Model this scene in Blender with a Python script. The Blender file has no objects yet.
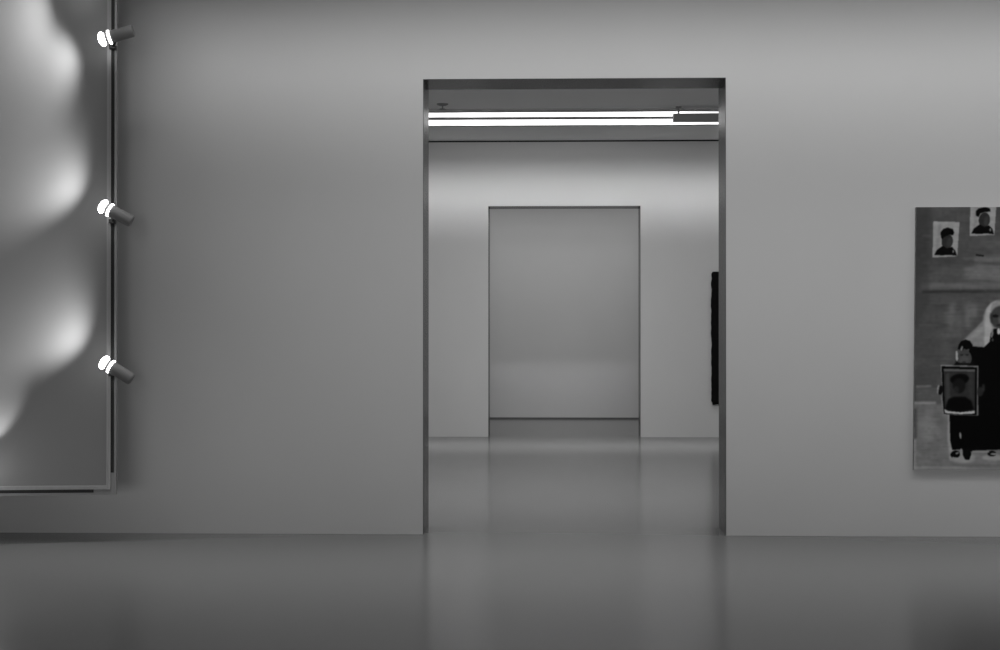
import bpy, bmesh, math, random
import numpy as np
from mathutils import Vector, Matrix, noise

random.seed(4)
C = bpy.context.scene.collection
PI = math.pi

# ------------------------------------------------------------------ camera
F = 1600.0                                  # focal length in pixels of the 1000 x 650 frame
YAW = math.atan(54 / F)                     # camera turned slightly left of the wall normal
PITCH = math.atan(11 / F)                   # and slightly up
EYE = Vector((0, 0, 1.5))
cd = bpy.data.cameras.new('camera'); cam = bpy.data.objects.new('camera', cd); C.objects.link(cam)
cd.sensor_fit = 'HORIZONTAL'; cd.sensor_width = 36.0; cd.lens = F * 36.0 / 1000
cd.clip_start = 0.05; cd.clip_end = 100
cam.location = EYE
cam.rotation_euler = (PI / 2 + PITCH, 0, YAW)
bpy.context.scene.camera = cam
RM = cam.rotation_euler.to_matrix()


def at(px, py, Y):
    """world point on the vertical plane y = Y seen at a photo pixel"""
    d = RM @ Vector(((px - 500) / F, (325 - py) / F, -1))
    return EYE + d * ((Y - EYE.y) / d.y)


# ------------------------------------------------------------------ materials
def lin(v):
    v /= 255.0
    return v / 12.92 if v <= 0.04045 else ((v + 0.055) / 1.055) ** 2.4


def mat(name, g, rough=0.6, spec=0.5, metal=0.0, var=0.0, scale=3.0, bump=0.0, bscale=60.0, emit=0.0, rvar=0.0,
        stretch=(1, 1, 1)):
    m = bpy.data.materials.new(name); m.use_nodes = True
    nt = m.node_tree; b = nt.nodes['Principled BSDF']
    b.inputs['Base Color'].default_value = (g, g, g, 1)
    b.inputs['Roughness'].default_value = rough
    b.inputs['Specular IOR Level'].default_value = spec
    b.inputs['Metallic'].default_value = metal
    tc = nt.nodes.new('ShaderNodeTexCoord')
    mp = nt.nodes.new('ShaderNodeMapping'); mp.inputs['Scale'].default_value = stretch
    nt.links.new(tc.outputs['Object'], mp.inputs['Vector'])
    if var or rvar:
        n = nt.nodes.new('ShaderNodeTexNoise'); n.inputs['Scale'].default_value = scale
        n.inputs['Detail'].default_value = 4
        nt.links.new(mp.outputs['Vector'], n.inputs['Vector'])
        if var:
            r = nt.nodes.new('ShaderNodeMapRange')
            r.inputs['From Min'].default_value = 0.3; r.inputs['From Max'].default_value = 0.7
            r.inputs['To Min'].default_value = g * (1 - var); r.inputs['To Max'].default_value = g * (1 + var)
            nt.links.new(n.outputs['Fac'], r.inputs['Value'])
            nt.links.new(r.outputs['Result'], b.inputs['Base Color'])
        if rvar:
            r = nt.nodes.new('ShaderNodeMapRange')
            r.inputs['To Min'].default_value = rough - rvar; r.inputs['To Max'].default_value = rough + rvar
            nt.links.new(n.outputs['Fac'], r.inputs['Value'])
            nt.links.new(r.outputs['Result'], b.inputs['Roughness'])
    if bump:
        n = nt.nodes.new('ShaderNodeTexNoise'); n.inputs['Scale'].default_value = bscale
        nt.links.new(mp.outputs['Vector'], n.inputs['Vector'])
        bp = nt.nodes.new('ShaderNodeBump'); bp.inputs['Strength'].default_value = bump
        bp.inputs['Distance'].default_value = 0.01
        nt.links.new(n.outputs['Fac'], bp.inputs['Height'])
        nt.links.new(bp.outputs['Normal'], b.inputs['Normal'])
    if emit:
        b.inputs['Emission Color'].default_value = (1, 1, 1, 1)
        b.inputs['Emission Strength'].default_value = emit
    return m


M = dict(
    wall=mat('wall_paint', 0.62, 0.7, 0.3, var=0.012, scale=1.2),
    wall_far=mat('far_wall_paint', 0.62, 0.7, 0.3, var=0.012, scale=1.2),
    wall_grey=mat('absorber_wall_grey', 0.2, 0.7, 0.3, var=0.012, scale=1.2),  # unseen left and back walls, darkened to absorb bounced light
    ceil=mat('ceiling_paint', 0.84, 0.8, 0.2),
    floor=mat('polished_floor', 0.172, 0.18, 0.085, var=0.02, scale=0.15),
    jamb=mat('shaded_lining_paint', 0.085, 0.24, 0.05),  # glossy lining, the dimmer light inside the openings put into its dark colour
    gap=mat('shadow_gap_black', 0.012, 0.9, 0.1),
    foot_shade=mat('foot_shade_grey', 0.12, 0.7, 0.2),
    alu=mat('brushed_aluminium', 0.28, 0.42, 0.5, metal=0.3, var=0.05, scale=30, stretch=(1, 1, 0.05)),
    screen=mat('panel_fabric', 0.185, 0.45, 0.4, var=0.02, scale=2.0),
    black=mat('black_track', 0.012, 0.5, 0.3),
    grey=mat('grey_powder_coat', 0.26, 0.5, 0.4),
    lamp=mat('lamp_housing_grey', 0.22, 0.45, 0.4),
    lens=mat('lamp_glass', 0.9, 0.3, 0.5, emit=11.0),
    dark=mat('fixture_dark_grey', 0.19, 0.5, 0.3),
    trim=mat('light_trim_grey', 0.32, 0.5, 0.3),
    side=mat('canvas_edge', 0.30, 0.8, 0.2, var=0.2, scale=20),
    tar=mat('black_matt_relief', 0.006, 0.9, 0.1, bump=0.6, bscale=12),
)
# strip diffuser: slight brightness variation along its length
m = bpy.data.materials.new('strip_diffuser'); m.use_nodes = True
nt = m.node_tree; b = nt.nodes['Principled BSDF']
tc = nt.nodes.new('ShaderNodeTexCoord'); mp = nt.nodes.new('ShaderNodeMapping')
mp.inputs['Scale'].default_value = (1.1, 0.02, 0.02)
n = nt.nodes.new('ShaderNodeTexNoise'); n.inputs['Scale'].default_value = 1.0
r = nt.nodes.new('ShaderNodeMapRange'); r.inputs['From Min'].default_value = 0.35; r.inputs['From Max'].default_value = 0.6
STRIP = 2.4
r.inputs['To Min'].default_value = STRIP * 0.36; r.inputs['To Max'].default_value = STRIP * 1.05
nt.links.new(tc.outputs['Object'], mp.inputs['Vector']); nt.links.new(mp.outputs['Vector'], n.inputs['Vector'])
nt.links.new(n.outputs['Fac'], r.inputs['Value']); nt.links.new(r.outputs['Result'], b.inputs['Emission Strength'])
b.inputs['Emission Color'].default_value = (1, 1, 1, 1); b.inputs['Base Color'].default_value = (.8, .8, .8, 1)
M['strip'] = m
# painted canvas: paint colour stored on the mesh
m = bpy.data.materials.new('oil_paint_canvas'); m.use_nodes = True
nt = m.node_tree; b = nt.nodes['Principled BSDF']
a = nt.nodes.new('ShaderNodeAttribute'); a.attribute_name = 'paint'
nt.links.new(a.outputs['Color'], b.inputs['Base Color'])
b.inputs['Roughness'].default_value = 0.75; b.inputs['Specular IOR Level'].default_value = 0.04
M['paint'] = m


# ------------------------------------------------------------------ mesh helpers
def add_box(bm, x0, x1, y0, y1, z0, z1, bevel=0.0):
    mx = Matrix.Translation(((x0 + x1) / 2, (y0 + y1) / 2, (z0 + z1) / 2)) @ Matrix.Diagonal(
        (abs(x1 - x0), abs(y1 - y0), abs(z1 - z0), 1))
    g = bmesh.ops.create_cube(bm, size=1, matrix=mx)
    if bevel:
        es = {e for v in g['verts'] for e in v.link_edges}
        bmesh.ops.bevel(bm, geom=list(es), offset=bevel, segments=2, profile=0.5, affect='EDGES')
    return bm


def box(*a, bevel=0.0):
    return add_box(bmesh.new(), *a, bevel=bevel)


def prism(pts, y0, y1):
    """polygon in x-z extruded along y"""
    bm = bmesh.new()
    A = [bm.verts.new((x, y0, z)) for x, z in pts]
    B = [bm.verts.new((x, y1, z)) for x, z in pts]
    n = len(pts)
    for i in range(n):
        j = (i + 1) % n
        bm.faces.new((A[i], A[j], B[j], B[i]))
    fa = bm.faces.new(A); fb = bm.faces.new(list(reversed(B)))
    bmesh.ops.triangulate(bm, faces=[fa, fb])
    bmesh.ops.recalc_face_normals(bm, faces=bm.faces)
    return bm


def lathe(prof, seg=40, caps=True):
    """profile of (radius, z) turned about local z"""
    bm = bmesh.new(); rings = []
    for r_, z in prof:
        if r_ < 1e-6:
            rings.append([bm.verts.new((0, 0, z))])
        else:
            rings.append([bm.verts.new((r_ * math.cos(2 * PI * i / seg), r_ * math.sin(2 * PI * i / seg), z)) for i in range(seg)])
    for p, q in zip(rings, rings[1:]):
        for i in range(seg):
            j = (i + 1) % seg
            if len(p) == 1: bm.faces.new((p[0], q[j], q[i]))
            elif len(q) == 1: bm.faces.new((p[i], p[j], q[0]))
            else: bm.faces.new((p[i], p[j], q[j], q[i]))
    if caps:
        for k in (0, -1):
            if len(rings[k]) > 1: bm.faces.new(rings[k])
    bmesh.ops.recalc_face_normals(bm, faces=bm.faces)
    return bm


def obj(name, bm, material, parent=None, smooth=False):
    me = bpy.data.meshes.new(name); bm.to_mesh(me); bm.free()
    me.materials.append(material)
    if smooth:
        for p in me.polygons: p.use_smooth = True
        try: me.set_sharp_from_angle(angle=math.radians(35))
        except Exception: pass
    o = bpy.data.objects.new(name, me); C.objects.link(o)
    if parent: o.parent = parent
    return o


def struct(name, bm, material, parent=None):
    o = obj(name, bm, material, parent)
    if parent is None: o['kind'] = 'structure'
    return o


def tag(o, label, cat, group=None):
    o['label'] = label; o['category'] = cat
    if group: o['group'] = group
    return o


def thing(name, label, cat, loc, rot=(0, 0, 0), group=None):
    o = bpy.data.objects.new(name, None); C.objects.link(o)
    o.location = loc; o.rotation_euler = rot; o.empty_display_size = 0.2
    return tag(o, label, cat, group)


# ------------------------------------------------------------------ the rooms
Y1, Y1B = 12.085, 12.585        # first wall, front and back faces
Y2, Y2B = 23.80, 24.30          # second wall
Y3 = 28.90                      # end wall
CZ = 4.41                       # ceiling height
XL, XR = -8.0, 8.0
YB = -2.0
# opening in the first wall
O1L = at(422.9, 534, Y1).x; O1R = at(726.3, 534, Y1).x; OT = (at(424, 79.2, Y1).z + at(726, 78.3, Y1).z) / 2 + .003
O2L = at(488.3, 436, Y2).x; O2R = at(640.6, 436, Y2).x; OT2 = at(564, 206, Y2).z
print('opening', O1L, O1R, OT, 'second', O2L, O2R, OT2)

struct('floor', box(XL - .2, XR + .2, YB - .2, Y3 + .2, -0.2, 0), M['floor'])
struct('ceiling', box(XL - .2, XR + .2, YB - .2, Y3 + .2, CZ, CZ + 0.2), M['ceil'])
struct('wall_left', box(XL - .2, XL, YB - .2, Y3 + .2, 0, CZ), M['wall_grey'])
struct('wall_right', box(XR, XR + .2, YB - .2, Y3 + .2, 0, CZ), M['wall'])
struct('wall_back', box(XL, XR, YB - .2, YB, 0, CZ), M['wall_grey'])
G = 0.022


def arch(ox0, ox1, oz, ix0, ix1, iz, y0, y1, zb=0.0):
    """U-shaped slab round an opening, standing on zb: one closed mesh of quads"""
    P = [(ox0, zb), (ix0, zb), (ix0, iz), (ix1, iz), (ix1, zb), (ox1, zb), (ox1, iz), (ox1, oz), (ix1, oz), (ix0, oz), (ox0, oz), (ox0, iz)]
    bm = bmesh.new()
    A = [bm.verts.new((x, y0, z)) for x, z in P]; B = [bm.verts.new((x, y1, z)) for x, z in P]
    for q in ((0, 1, 2, 11), (11, 2, 9, 10), (2, 3, 8, 9), (3, 6, 7, 8), (3, 4, 5, 6)):
        bm.faces.new([A[i] for i in q]); bm.faces.new([B[i] for i in reversed(q)])
    for i in range(12):
        j = (i + 1) % 12
        bm.faces.new((A[i], B[i], B[j], A[j]))
    bmesh.ops.recalc_face_normals(bm, faces=bm.faces)
    return bm


def portal_wall(name, l, r_, t, y0, y1, top):
    return struct(name, arch(XL, XR, top, l, r_, t, y0, y1), M['wall'])


LN = 0.004     # thickness of the shade-coloured lining of each opening
portal_wall('wall_front', O1L, O1R, OT, Y1, Y1B, CZ)
portal_wall('wall_middle', O2L, O2R, OT2, Y2, Y2B, CZ - G)
struct('wall_far', box(XL, XR, Y3, Y3 + .2, 0, CZ), M['wall_far'])


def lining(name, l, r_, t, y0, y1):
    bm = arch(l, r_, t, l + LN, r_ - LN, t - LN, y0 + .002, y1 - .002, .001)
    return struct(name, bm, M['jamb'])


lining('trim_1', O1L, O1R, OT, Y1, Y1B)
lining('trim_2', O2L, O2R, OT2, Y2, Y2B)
# black shadow gap between the second wall and the ceiling, and a dark strip painting the contact shadow at the end wall's foot
struct('trim_3', box(XL, XR, Y2 + .012, Y2B, CZ - G, CZ), M['gap'])
struct('foot_shade_far', box(XL, XR, Y3 - .006, Y3, 0, 0.03), M['foot_shade'])

# ------------------------------------------------------------------ ceiling light strips of the second room
def depth(py, z=CZ):                       # floor distance of a ceiling point seen at a photo row near the axis
    return (z - 1.5) * F / (336 - py)


SX0, SX1 = -5.4, 5.4
DROP = 0.02
yA, yB_, yC, yD = [depth(q_, CZ - DROP + .003) for q_ in (112.0, 116.7, 119.0, 125.0)]
cl = thing('ceiling_light', 'long double row of glowing white light strips set across the ceiling of the second room',
           'ceiling light', (0, (yA + yD) / 2, CZ))
yo = (yA + yD) / 2
fr = bmesh.new()
add_box(fr, SX0 - .06, SX1 + .06, yA - .22 - yo, yA - .005 - yo, -DROP, 0)
add_box(fr, SX0 - .06, SX1 + .06, yD + .005 - yo, yD + .10 - yo, -DROP, 0)
add_box(fr, SX0 - .06, SX0, yA - .005 - yo, yD + .005 - yo, -DROP, 0)
add_box(fr, SX1, SX1 + .06, yA - .005 - yo, yD + .005 - yo, -DROP, 0)
obj('frame', fr, M['trim'], cl)
obj('divider', box(SX0, SX1, yB_ - yo, yC - yo, -DROP - .003, 0), M['dark'], cl)
for p, q in ((yA, yB_), (yC, yD)):
    obj('diffuser', box(SX0, SX1, p - .005 - yo if p == yA else p - yo, q - yo, -DROP + .003, -.001), M['strip'], cl)

# dark rectangular fixture hanging in front of the strips
Yf = 20.35
a0 = at(673, 113.9, Yf); a1 = at(718, 121.6, Yf)
lf = thing('ceiling_fixture', 'dark rectangular box fixture hung on short stems in front of the glowing ceiling strips',
           'ceiling fixture', (a0.x, Yf, CZ))
L = 0.95
zt = a0.z - CZ; zb = a1.z - CZ
obj('housing', box(0, L, -.055, .055, zb, zt, bevel=.006), M['dark'], lf)
for sx in (0.07, L - .07):
    b_ = lathe([(.011, zt - .004), (.011, 0)], 14)
    bmesh.ops.translate(b_, verts=b_.verts, vec=(sx, 0, 0))
    obj('stem', b_, M['dark'], lf)
    b_ = lathe([(.034, -.012), (.040, 0)], 20)
    bmesh.ops.translate(b_, verts=b_.verts, vec=(sx, 0, 0))
    obj('ceiling_rose', b_, M['dark'], lf)

# small dark sprinkler on the ceiling
p = at(442.5, 104.5, 20.0)
sp = thing('sprinkler_head', 'small dark sprinkler head under the ceiling near the top left of the wide opening',
           'sprinkler', (p.x, 20.0, CZ))
obj('rosette', lathe([(.072, 0), (.070, -.012), (.045, -.022), (.02, -.026)], 28), M['dark'], sp, True)
obj('stem', lathe([(.010, -.02), (.010, -.062)], 12), M['dark'], sp)
obj('deflector', lathe([(.030, -.060), (.046, -.066), (.046, -.070), (.012, -.080)], 24), M['dark'], sp)

# ------------------------------------------------------------------ glowing panel on the left
PY = 11.45
pc = at(110.3, 489.3, PY)                  # lower right outer corner of its frame
PHI = math.radians(7.0)
PW, PH = 2.6, 4.28 - pc.z
panel = thing('wall_panel', 'large pale panel in a thin metal frame lit by small spotlights along its edge',
              'panel', pc, (0, 0, PHI))
PMX = Matrix.Translation(pc) @ Matrix.Rotation(PHI, 4, 'Z')
FW = 0.028
obj('canvas', box(-PW + FW, -FW, .008, .03, FW, PH - FW), M['screen'], panel)
fb = bmesh.new()
t_ = 0.009
for (w0, w1, d0, d1) in ((FW - t_, FW, -.004, .05), (0, FW - t_, .004, .05)):   # raised bright lip and flat rail
    add_box(fb, -w1, -w0, d0, d1, w1 if 0 else w0, PH - w0)
    add_box(fb, -PW + w0, -PW + w1, d0, d1, w0, PH - w0)
    add_box(fb, -PW + w1, -w1, d0, d1, w0, w1)
    add_box(fb, -PW + w1, -w1, d0, d1, PH - w1, PH - w0)
obj('frame', fb, M['alu'], panel)
CN = 0.12
TW = 0.024
obj('light_track', box(0.0, TW, .010, .050, CN, PH - CN), M['black'], panel)
obj('light_track', box(-PW + CN, -CN, .010, .050, -TW, 0), M['black'], panel)
lip = bmesh.new()
add_box(lip, TW, TW + .016, .012, .055, -TW - .016, PH)
add_box(lip, -PW, TW, .012, .055, -TW - .016, -TW)
obj('outer_rail', lip, M['grey'], panel)
cn = bmesh.new()
add_box(cn, -CN, TW, .012, .050, -TW, 0.0)
add_box(cn, 0.0, TW, .012, .050, 0.0, CN)
obj('corner_connector', cn, M['grey'], panel)
for lx in (-.35, -PW + .35):
    w = PMX @ Vector((lx, .03, 0))
    need = (Y1 - w.y) / math.cos(PHI) + .03 + .01
    for lz in (.4, PH - .5):
        obj('standoff', box(lx - .03, lx + .03, .045, need - .005, lz - .03, lz + .03), M['black'], panel)


def spotlight(px, py, ang, h, tilt, label, power, half=40, blend=0.7, on_bottom=False, roll=0):
    """lamp whose lit head is seen at (px, py); ang = direction the head points in the picture (deg, 180 = left);
    h = height off the panel face, tilt = degrees the beam dips into the panel"""
    # find the local x,z on the panel plane offset by h that projects to the pixel
    n_ = PMX.to_3x3() @ Vector((0, -1, 0)); o_ = PMX @ Vector((0, .008 - h, 0))
    d = RM @ Vector(((px - 500) / F, (325 - py) / F, -1))
    hit = EYE + d * ((o_ - EYE).dot(n_) / d.dot(n_))
    a_ = math.radians(ang); tl = math.radians(tilt)
    dl = Vector((math.cos(a_) * math.cos(tl), math.sin(tl), math.sin(a_) * math.cos(tl)))
    dw = (PMX.to_3x3() @ dl).normalized()
    t = thing('spotlight', label, 'spotlight', hit, dw.to_track_quat('Z', 'Y').to_euler(), 'spotlights on the edge of the panel')
    R = .052
    prof = [(R * math.sin(k * PI / 16), .028 * -math.cos(k * PI / 16)) for k in range(17)]
    prof[0] = (0, -.028); prof[-1] = (0, .028)
    obj('lens', lathe(prof, 40), M['lens'], t, True)
    obj('gasket', lathe([(.040, -.024), (.040, -.046)], 32), M['dark'], t, True)
    obj('glowing_rim', lathe([(.046, -.046), (.050, -.050), (.050, -.058), (.046, -.062)], 40), M['lens'], t, True)
    obj('housing', lathe([(.044, -.062), (.044, -.215), (.040, -.226), (.030, -.230)], 40), M['lamp'], t, True)
    # clamp from the housing down to the track, built in the lamp's own frame
    inv = t.rotation_euler.to_matrix().to_4x4(); inv.translation = hit; inv = inv.inverted()
    loc = PMX.inverted() @ hit
    if on_bottom: foot = Vector((loc.x, .02, -TW / 2))
    else: foot = Vector((TW / 2, .02, loc.z - (.012 if ang > 180 else .088)))
    bm = bmesh.new()
    add_box(bm, foot.x - .020, foot.x + .026, -.05, .02, foot.z - .015, foot.z + .015, bevel=.003)
    neck = Vector((foot.x + .004, -.02, foot.z)); top = loc - dl * .12
    ax = top - neck; q = ax.to_track_quat('Z', 'Y').to_matrix().to_4x4()
    g = bmesh.ops.create_cone(bm, cap_ends=True, segments=12, radius1=.009, radius2=.009, depth=ax.length,
                              matrix=Matrix.Translation((neck + top) / 2) @ q)
    bmesh.ops.transform(bm, matrix=inv @ PMX, verts=bm.verts)
    obj('clamp', bm, M['black'], t)
    ld = bpy.data.lights.new('beam', 'SPOT'); ld.energy = power; ld.spot_size = math.radians(2 * half)
    ld.spot_blend = blend; ld.shadow_soft_size = .02
    lo = bpy.data.objects.new('beam', ld); C.objects.link(lo); lo.parent = t
    lo.location = (0, 0, .06); lo.rotation_euler = (PI, 0, 0)
    return t


SPOTS = [
    (102.3, 39.2, 180 + 16, .27, 3, 'top one of the three small spotlights, tilted down towards the pale panel', 33.0, 61),
    (103.2, 206.5, 180 - 28, .27, 3, 'middle one of the three small spotlights, tilted up beside the pale panel', 33.0, 61),
    (104.3, 362.5, 180 - 32, .27, 3, 'lowest one of the three small spotlights on the edge of the pale panel', 33.0, 61),
]
for s in SPOTS: spotlight(*s[:5], s[5], s[6], s[7])
# the same row carries on above the photo, and one stands on the lower rail beyond its left edge
for (px, py, ang, h_, tl, pw, hf, ob) in ((72, -18, 180 + 22, .27, 3, 24.0, 61, False), (-24, 476, 82, .27, 30, 19.0, 24, True)):
    t = spotlight(px, py, ang, h_, tl,
                  'small spotlight on the panel rail above the top of the photo' if not ob else
                  'small spotlight on the lower panel rail beyond the left edge of the photo', pw, hf, on_bottom=ob)

# ------------------------------------------------------------------ the painting on the right
W0, H0, PX0, PY0 = 178, 264, 913, 206.5      # picture area in painting units
S = 2.5
nx, ny = int(W0 * S) + 1, int(H0 * S) + 1
gx, gy = np.meshgrid(np.linspace(PX0 + .5, PX0 + W0, nx), np.linspace(PY0, PY0 + H0, ny))
gx = gx + 3.1 * (1 - (gy - PY0) / H0)
img = np.full((ny, nx), 62.0)
rng = np.random.RandomState(3)


def blur(a_, r_):
    r_ = int(round(r_))
    if r_ < 1: return a_
    for _ in range(2):
        for ax in (0, 1):
            pad = [(0, 0), (0, 0)]; pad[ax] = (r_ + 1, r_)
            c = np.cumsum(np.pad(a_, pad, mode='edge'), axis=ax)
            k = 2 * r_ + 1
            a_ = (c[k:] - c[:-k]) / k if ax == 0 else (c[:, k:] - c[:, :-k]) / k
    return a_


def smooth_noise(cx, cy, amp):
    g = rng.randn(cy, cx)
    yy = np.linspace(0, cy - 1.001, ny); xx = np.linspace(0, cx - 1.001, nx)
    y0 = yy.astype(int); x0 = xx.astype(int); fy = (yy - y0)[:, None]; fx = (xx - x0)[None]
    fy = fy * fy * (3 - 2 * fy); fx = fx * fx * (3 - 2 * fx)
    a00 = g[y0][:, x0]; a01 = g[y0][:, x0 + 1]; a10 = g[y0 + 1][:, x0]; a11 = g[y0 + 1][:, x0 + 1]
    return amp * ((a00 * (1 - fx) + a01 * fx) * (1 - fy) + (a10 * (1 - fx) + a11 * fx) * fy)


def paint(mask, v, al=1.0, soft=0.6):
    global img
    k = blur(mask.astype(float), soft * S) * al
    img = img * (1 - k) + v * k


def poly(pts, v, al=1.0, soft=0.5, mirror=False):
    if mirror: pts = [(2003 - x, y) for x, y in pts]
    inside = np.zeros(gx.shape, bool)
    n = len(pts)
    for i in range(n):
        x1, y1 = pts[i]; x2, y2 = pts[(i + 1) % n]
        if y1 == y2: continue
        c = ((gy > y1) != (gy > y2)) & (gx < (x2 - x1) * (gy - y1) / (y2 - y1) + x1)
        inside ^= c
    paint(inside, v, al, soft)


def ell(cx, cy, rx, ry, v, al=1.0, soft=0.5, rot=0, mirror=False):
    if mirror: cx = 2003 - cx; rot = -rot
    c, s = math.cos(math.radians(rot)), math.sin(math.radians(rot))
    dx = gx - cx; dy = gy - cy
    paint(((dx * c + dy * s) / rx) ** 2 + ((-dx * s + dy * c) / ry) ** 2 < 1, v, al, soft)


def stroke(x0, x1, y, w, v, al=0.8, soft=1.2, slope=0.0):
    paint((gx > x0) & (gx < x1) & (np.abs(gy - y - slope * (gx - x0)) < w / 2), v, al, soft)


# backdrop
img += smooth_noise(7, 30, 4) + smooth_noise(30, 60, 1.5)
poly([(913, 206), (932, 206), (930, 262), (913, 300)], 50, .5, 3)
poly([(958, 206), (972, 206), (972, 262), (958, 262)], 62, .6, 2)
stroke(922, 1092, 278, 8, 72, .7, 3)
poly([(962, 268), (980, 264), (1010, 266), (1092, 262), (1092, 276), (1000, 280), (972, 277)], 96, .6, 1.8)
stroke(964, 1092, 276, 9, 88, .75, 2.5)
stroke(974, 1010, 259, 6, 92, .7, 1.5)
stroke(976, 984, 254.6, 1.6, 14, .9, .5, .12)
stroke(921, 1092, 286, 6, 92, .65, 1.6, -.008)
stroke(940, 990, 281, 2, 60, .5, 1)
stroke(922, 1092, 291.8, 2.6, 34, .8, 1, -.01)
stroke(916, 1092, 299, 5, 66, .6, 2)
for (x, y, rx, ry, v) in ((951, 318, 4, 14, 96), (959, 322, 3, 12, 88), (968, 316, 3, 13, 106), (974, 312, 2.5, 8, 112), (953, 308, 1.5, 7, 100), (946, 350, 6, 20, 70), (930, 340, 6, 40, 62), (1060, 330, 10, 30, 82)):
    ell(x, y, rx, ry, v, .6, 2.5)
poly([(915, 206), (931, 206), (927, 250), (930, 300), (915, 330)], 44, .45, 2)
# lower floor area
poly([(913, 404), (1092, 404), (1092, 471), (913, 471)], 96, .92, 1.5)
poly([(916, 388), (940, 388), (940, 402), (916, 402)], 76, .8, 1.5)
stroke(916, 931, 387, 1.8, 112, .8, .8, -.04)
stroke(913, 936, 403.4, 3, 126, .85, .8)
poly([(914, 409), (917, 409), (917, 438), (914, 440)], 58, .8, .8)
ell(927, 428, 8, 18, 116, .6, 3); ell(922, 412, 5, 6, 84, .5, 2); ell(940, 420, 5, 9, 88, .5, 2); ell(934, 446, 9, 4, 90, .5, 1.6); ell(938, 455, 12, 7, 104, .5, 3); ell(925, 462, 8, 5, 112, .4, 2)
poly([(913, 440), (916, 440), (916, 471), (913, 471)], 122, .7, .8)
stroke(913, 1092, 468.5, 2.6, 124, .8, .6)
ell(980, 460, 22, 6, 110, .6, 1.5); ell(985, 467, 24, 2, 82, .5, 1)

for k in range(260):
    x_ = 916 + rng.rand() * 174; y_ = 208 + rng.rand() * 195
    stroke(x_, x_ + 5 + 22 * rng.rand(), y_, .8 + 1.8 * rng.rand(), 46 + 44 * rng.rand(), .30, .9, rng.randn() * .05)
for k in range(70):
    x_ = 916 + rng.rand() * 174; y_ = 406 + rng.rand() * 62
    ell(x_, y_, 2 + 5 * rng.rand(), 1 + 3 * rng.rand(), 80 + 44 * rng.rand(), .35, 1.2, rng.rand() * 90)
# portraits pinned on the backdrop
def portrait(dx, dy, hat, mir=False):
    q = lambda pts: [(x + dx, y + dy) for x, y in pts]
    poly(q([(933.6, 220.8), (959.8, 221.4), (957.4, 256), (932.6, 257.2)]), 120, 1, .5, mir)
    poly(q([(938, 224), (942, 222.5), (940, 246), (936, 250)]), 104, .6, 1, mir)
    ell(947.4 + dx, 241 + dy, 5.6, 7.6, 34, 1, .4, 8, mir)
    ell(949.5 + dx, 242 + dy, 2.6, 5, 50, .7, .8, 8, mir)
    poly(q([(934.4, 254.6), (937, 249.5), (943, 245.4), (947, 248), (952, 246.4), (955.4, 250), (957, 255.4), (950, 254.6), (942, 255)]), 6, 1, .4, mir)
    poly(q(hat), 5, 1, .4, mir)
    ell(953.4 + dx, 251 + dy, 1.0, 1.6, 110, .8, .3, 0, mir)


hat1 = [(941, 236), (941, 231.5), (943.5, 228.4), (948, 227), (953, 228.6), (954.4, 232), (953.4, 234.6), (949, 234.4), (944, 236.6), (942.4, 239.4)]
hat2 = [(939, 236.6), (939, 232), (941.5, 229.4), (948, 228), (953, 229.4), (953.6, 232.6), (948, 233), (943.5, 234.4), (941.5, 238)]
portrait(0, 0, hat1); portrait(37.2, -21.5, hat2)
portrait(0, 3, hat1, True); portrait(26, 34, hat2, True)

# tall figure: pale headscarf, black dress
SC = 126
poly([(1001, 299.8), (996, 300.6), (991, 303), (986.5, 308), (984, 314), (982.6, 321), (976, 328), (968, 335.5), (962.5, 341.5), (968, 345), (975, 347), (985, 348), (994, 346), (1004, 340)], 108, 1, .6)
poly([(998, 300.2), (991, 303.4), (986.6, 309), (984.4, 322), (984.6, 334), (984, 346.6), (989.4, 346), (990.4, 335), (992.4, 328), (990.4, 318), (991, 310), (995, 303.6)], 140, .9, .7)
poly([(984, 325), (976, 331), (970, 338), (978, 336), (984, 331)], 124, .6, 1)
poly([(1001, 299.8), (1010, 301), (1017, 308), (1020, 320), (1030, 333), (1040, 343), (1024, 347), (1008, 346), (1008, 330), (1012, 316)], 116, 1, .6)
poly([(992, 303), (1001, 301), (1010, 304), (1011, 311), (1001, 311.6), (991, 311)], 112, 1, .6)
ell(1000.6, 317.5, 10, 11.8, 50, 1, .6)
ell(995.5, 316, 3.2, 1.6, 16, .9, .5); ell(1006, 316, 3.2, 1.6, 16, .9, .5)
ell(1000, 320, 1.6, 3.4, 86, .7, .6); ell(1000, 325, 3.6, .9, 24, .9, .4)
poly([(990, 313), (992.4, 313), (992.4, 324), (990.4, 322)], 30, .7, .6)
poly([(970, 346.4), (984, 347.4), (989.6, 342), (991, 333), (994, 328.6), (1008, 328.6), (1012, 334), (1014, 344), (1034, 350), (1041, 372), (1044, 452), (1022, 451), (1000, 450), (972, 451), (969, 440), (975, 396), (968, 356)], 4, 1, .5)
poly([(991, 331), (993, 329.6), (993.6, 334), (992, 338), (990.8, 337)], 120, .8, .4)
ell(998.8, 331.4, 1.8, 3.2, 168, .9, .5); ell(1003, 333, 1.3, 2.2, 140, .8, .4)
ell(992.6, 340, 1.1, 1.6, 70, .7, .4)


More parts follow.
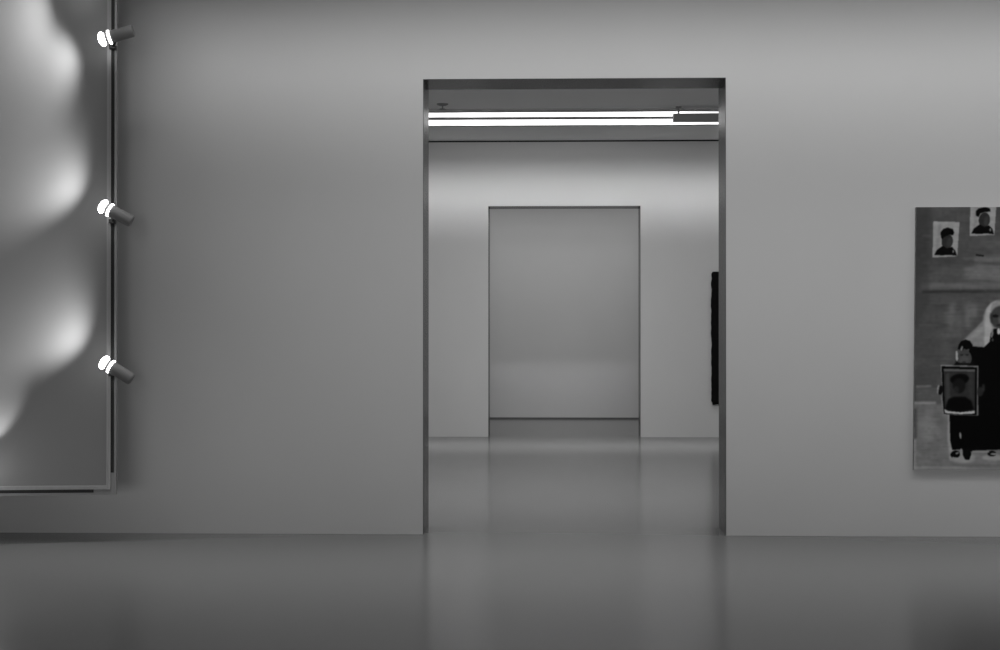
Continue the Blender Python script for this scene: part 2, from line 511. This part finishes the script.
# child holding a framed picture
def child(mir=False):
    poly([(949.4, 414), (978, 414), (972, 452), (962, 449.6), (952, 450.4), (950, 441)], 4, 1, .4, mir)
    poly([(953, 367), (957, 360), (972, 360), (980, 368), (980, 416), (950, 416)], 8, 1, .6, mir)
    ell(964.4, 358.6, 7.2, 8.6, 54, 1, .5, 0, mir)
    ell(964.6, 360.6, 4.4, 4.6, 68, .6, .8, 0, mir)
    poly([(955.6, 351), (957.4, 351), (958, 359), (957, 362), (955.6, 359)], 148, .9, .4, mir)
    poly([(957.8, 349), (958.6, 345), (961, 341.4), (965.4, 339.6), (970, 341), (972.6, 345), (972.4, 350), (968.8, 348.8), (966.4, 349.6), (963.6, 348.6), (962.4, 351), (961, 347.4), (959.6, 350)], 5, 1, .4, mir)
    ell(961.8, 348.4, 1.0, 2.6, 120, .8, .4, 10, mir)
    ell(961.6, 355, 1.6, .9, 26, .8, .4, 0, mir); ell(967.2, 355, 1.6, .9, 26, .8, .4, 0, mir)
    ell(964, 362.4, 2.2, .8, 30, .8, .4, 0, mir)
    poly([(957, 362.8), (972, 363.4), (976, 366), (954, 365.6)], 12, .9, .4, mir)
    # framed picture
    poly([(940.6, 365), (978.4, 366), (978, 416), (943.4, 415)], 118, .8, .4, mir)
    poly([(941.6, 366.4), (977.2, 367.4), (976.6, 415.6), (943, 414.4)], 5, 1, .3, mir)
    poly([(943.6, 369), (975, 370), (974.6, 411), (944.6, 410)], 38, 1, .4, mir)
    poly([(943.6, 369), (975, 369.6), (974.6, 371.8), (944, 371.4)], 84, .8, .4, mir)
    poly([(945.4, 375), (949, 373), (950, 398), (946, 404)], 62, .6, 1, mir)
    poly([(968, 374), (973, 372), (973, 400), (969, 396)], 50, .5, 1, mir)
    ell(959.5, 379.4, 9.4, 5.4, 6, 1, .6, -6, mir)
    ell(959, 386, 6.4, 7.6, 18, 1, .6, 0, mir); ell(956, 391, 3, 4.4, 36, .6, .8, 0, mir)
    poly([(945, 410), (948, 400), (954, 397), (965, 397), (971, 401), (974, 410), (960, 411.4)], 5, 1, .6, mir)
    poly([(944, 409.4), (948, 411.4), (960, 412.6), (974.6, 411), (974.8, 414), (960, 414.6), (945, 413.6)], 150, 1, .35, mir)
    # hands on the frame edge
    ell(940.4, 390.4, 2.6, 4.6, 10, 1, .4, 12, mir); poly([(937, 388), (938.2, 385), (939.4, 386), (938, 394.6), (936.8, 393)], 128, .8, .35, mir)
    poly([(940.6, 396), (941.6, 396), (944, 414.6), (942.6, 415)], 112, .8, .3, mir)
    ell(980, 392, 3.4, 4.8, 34, .9, .6, 0, mir); ell(983.4, 388, 1.6, 4, 46, .7, .7, 0, mir)
    ell(960.2, 436, 1.0, 3.4, 126, .95, .35, -6, mir)
    # shoes
    ell(955, 455, 4.8, 3.8, 8, 1, .4, -10, mir); stroke_y = 455.4
    poly([(951.6, 457.4), (957, 458.2), (957.4, 459.2), (952.4, 459)] if not mir else [(951.6, 457.4), (957, 458.2), (957.4, 459.2), (952.4, 459)], 150, .8, .3, mir)
    poly([(955, 453.4), (958.6, 452.4), (958.6, 454), (956, 455)], 140, .8, .3, mir)
    poly([(962.4, 449), (970.4, 449), (971, 455), (969, 460.4), (964.6, 460), (962.4, 455)], 8, 1, .4, mir)
    ell(960.8, 452, .9, 3.4, 130, .8, .4, 0, mir)


poly([(948, 414), (951.4, 414), (951.4, 440), (954, 450), (950, 462), (947, 440)], 134, .8, .9)
ell(962, 458, 13, 5.5, 132, .8, 1.2); ell(992, 458, 10, 3.5, 132, .7, 1.0)
child(); child(True)
ell(991.6, 454, 4.4, 2.8, 10, 1, .4); ell(993.6, 454.4, 3.4, 1.0, 130, .9, .3); ell(1012, 454, 4.6, 2.8, 10, 1, .4)
stroke(972, 989, 452.4, 1.6, 130, .7, .5)
img *= 1 + smooth_noise(60, 90, .02) + smooth_noise(18, 160, .02)
img = np.clip(img, 0, 200)

YP = Y1 - .035
cTL = at(916.6, 207.2, YP); cBL = at(913.5, 469.8, YP)
wid = W0 / 132.6
wa = bpy.data.meshes.new('canvas')
v = (gy - PY0) / H0
pxs = np.linspace(PX0 - 1, PX0 + W0 + 5, 40)
X = np.interp(gx, pxs, [at(q_, 340, YP).x for q_ in pxs])
Z = (cTL.z * (1 - v) + cBL.z * v) + 0 * gx
co = np.stack([X - cBL.x, np.zeros_like(X), Z - cBL.z], -1).reshape(-1, 3)
idx = np.arange(nx * ny).reshape(ny, nx)
quads = np.stack([idx[1:, :-1], idx[1:, 1:], idx[:-1, 1:], idx[:-1, :-1]], -1).reshape(-1, 4)
wa.vertices.add(len(co)); wa.vertices.foreach_set('co', co.ravel())
wa.loops.add(quads.size); wa.loops.foreach_set('vertex_index', quads.ravel())
wa.polygons.add(len(quads)); wa.polygons.foreach_set('loop_start', np.arange(0, quads.size, 4))
wa.update(calc_edges=True)
ca = wa.color_attributes.new('paint', 'FLOAT_COLOR', 'POINT')
PAINT_GAIN = 1.0 / 0.46
g_ = ((img / 255 + .055) / 1.055) ** 2.4 * PAINT_GAIN
g_ = np.clip(g_, 0, .9)
ca.data.foreach_set('color', np.stack([g_, g_, g_, np.ones_like(g_)], -1).ravel().astype(np.float32))
wa.materials.append(M['paint'])
pt = thing('painting', 'unframed painting of a woman in pale headscarf and a child holding a framed portrait',
           'painting', (cBL.x, YP, cBL.z))
co_ = bpy.data.objects.new('canvas', wa); C.objects.link(co_); co_.parent = pt
tz = cTL.z - cBL.z; tx = cTL.x - cBL.x
bm = prism([(X[-1, 0] - cBL.x, 0), (X[-1, -1] - cBL.x, 0), (X[0, -1] - cBL.x, tz), (X[0, 0] - cBL.x, tz)], .0015, .035)
obj('stretcher', bm, M['side'], pt)

# ------------------------------------------------------------------ black relief on the second wall
b0 = at(711.6, 405, Y2 - .05); b1 = at(711.6, 271.5, Y2 - .05)
HB = b1.z - b0.z; WB = 1.9
bm = bmesh.new(); nxx, nzz = 40, 60
vs = {}
for i in range(nxx + 1):
    for k in range(nzz + 1):
        x = WB * i / nxx; z = HB * k / nzz
        e = noise.noise(Vector((x * 3, 0, z * 5))) * .022 + noise.noise(Vector((x * 9, 4, z * 12))) * .010
        dx = e if i == 0 else (-e if i == nxx else 0); dz = e if k == 0 else (-e if k == nzz else 0)
        if i == 0 and k in (0, 1, nzz): dx += .018
        y = -.075 + noise.noise(Vector((x * 6, 9, z * 6))) * .02
        if i in (0, nxx) or k in (0, nzz): y = -.055
        vs[i, k] = bm.verts.new((x + dx, y, z + dz))
for i in range(nxx):
    for k in range(nzz):
        bm.faces.new((vs[i, k], vs[i + 1, k], vs[i + 1, k + 1], vs[i, k + 1]))
bd = [e for e in bm.edges if e.is_boundary]
g = bmesh.ops.extrude_edge_only(bm, edges=bd)
for e in g['geom']:
    if isinstance(e, bmesh.types.BMVert): e.co.y = 0
bmesh.ops.recalc_face_normals(bm, faces=bm.faces)
bk = obj('relief_artwork', bm, M['tar'], None, True)
bk.location = (b0.x, Y2, b0.z)
tag(bk, 'black ragged-edged artwork on the second wall, mostly hidden behind the right side of the opening', 'artwork')


# ------------------------------------------------------------------ lights
def area(name, loc, sx, sy, power, rot=(0, 0, 0), spread=None):
    l = bpy.data.lights.new(name, 'AREA'); l.shape = 'RECTANGLE'; l.size = sx; l.size_y = sy; l.energy = power
    if spread: l.spread = math.radians(spread)
    o = bpy.data.objects.new(name, l); C.objects.link(o); o.location = loc; o.rotation_euler = rot
    return o


TILT = PI / 2 - math.radians(24)
area('front_washer', (1.05, Y1 - 1.95, CZ - .04), 8.1, .10, 5.03, (TILT, 0, 0), 36)
area('room_light', (1.1, Y1 - 1.7, CZ - .02), 7.8, .4, 31.39)
area('room_fill', (1.0, 9.8, CZ - .02), 10, 1.0, 20.74, (0, 0, 0), 120)
area('room_spot', (1.0, 10.4, CZ - .02), 12, .6, 29.50, (0, 0, 0), 60)
area('back_fill', (2.5, YB + .3, 2.3), 9, 2.5, 25.98, (PI / 2, 0, 0), 24)
area('left_fill', (-5.6, 9.5, CZ - .02), 2.5, 3, 49.07, (0, 0, 0), 140)
area('right_fill', (6.5, 9.5, CZ - .02), 2, 3, 45.70, (0, 0, 0), 140)
area('low_fill', (-4.4, 7.5, .38), 3.4, .5, 1.30, (PI / 2, 0, 0), 34)  # added fill to lift the shade under the panel, no fitting there
area('middle_washer', (0, 21.85, CZ - .04), 10, .10, 11.9, (PI / 2 - math.radians(22), 0, 0), 32)
area('strip_glow', (0, 21.85, CZ - .022), 10, .1, 41.34, (0, 0, 0), 50)
area('middle_front', (0, 14.3, CZ - .02), 9, .3, 1.86, (0, 0, 0), 60)
area('middle_fill', (0, 15.5, CZ - .02), 8, 3, 84.64)
area('middle_forward', (0, 13.0, CZ - .35), 8, .6, 99.81, (PI / 2 - math.radians(35), 0, 0), 140)
area('far_room_light', (0, Y2B + 2.8, CZ - .02), 9, 1.2, 68.11)

w = bpy.data.worlds.new('world'); bpy.context.scene.world = w; w.use_nodes = True
w.node_tree.nodes['Background'].inputs[0].default_value = (0.02, 0.02, 0.02, 1)

sc = bpy.context.scene
sc.view_settings.view_transform = 'Standard'
sc.view_settings.look = 'None'
sc.view_settings.exposure = 0
sc.cycles.use_denoising = True
sc.cycles.max_bounces = 10
sc.cycles.diffuse_bounces = 6
sc.cycles.sample_clamp_indirect = 4
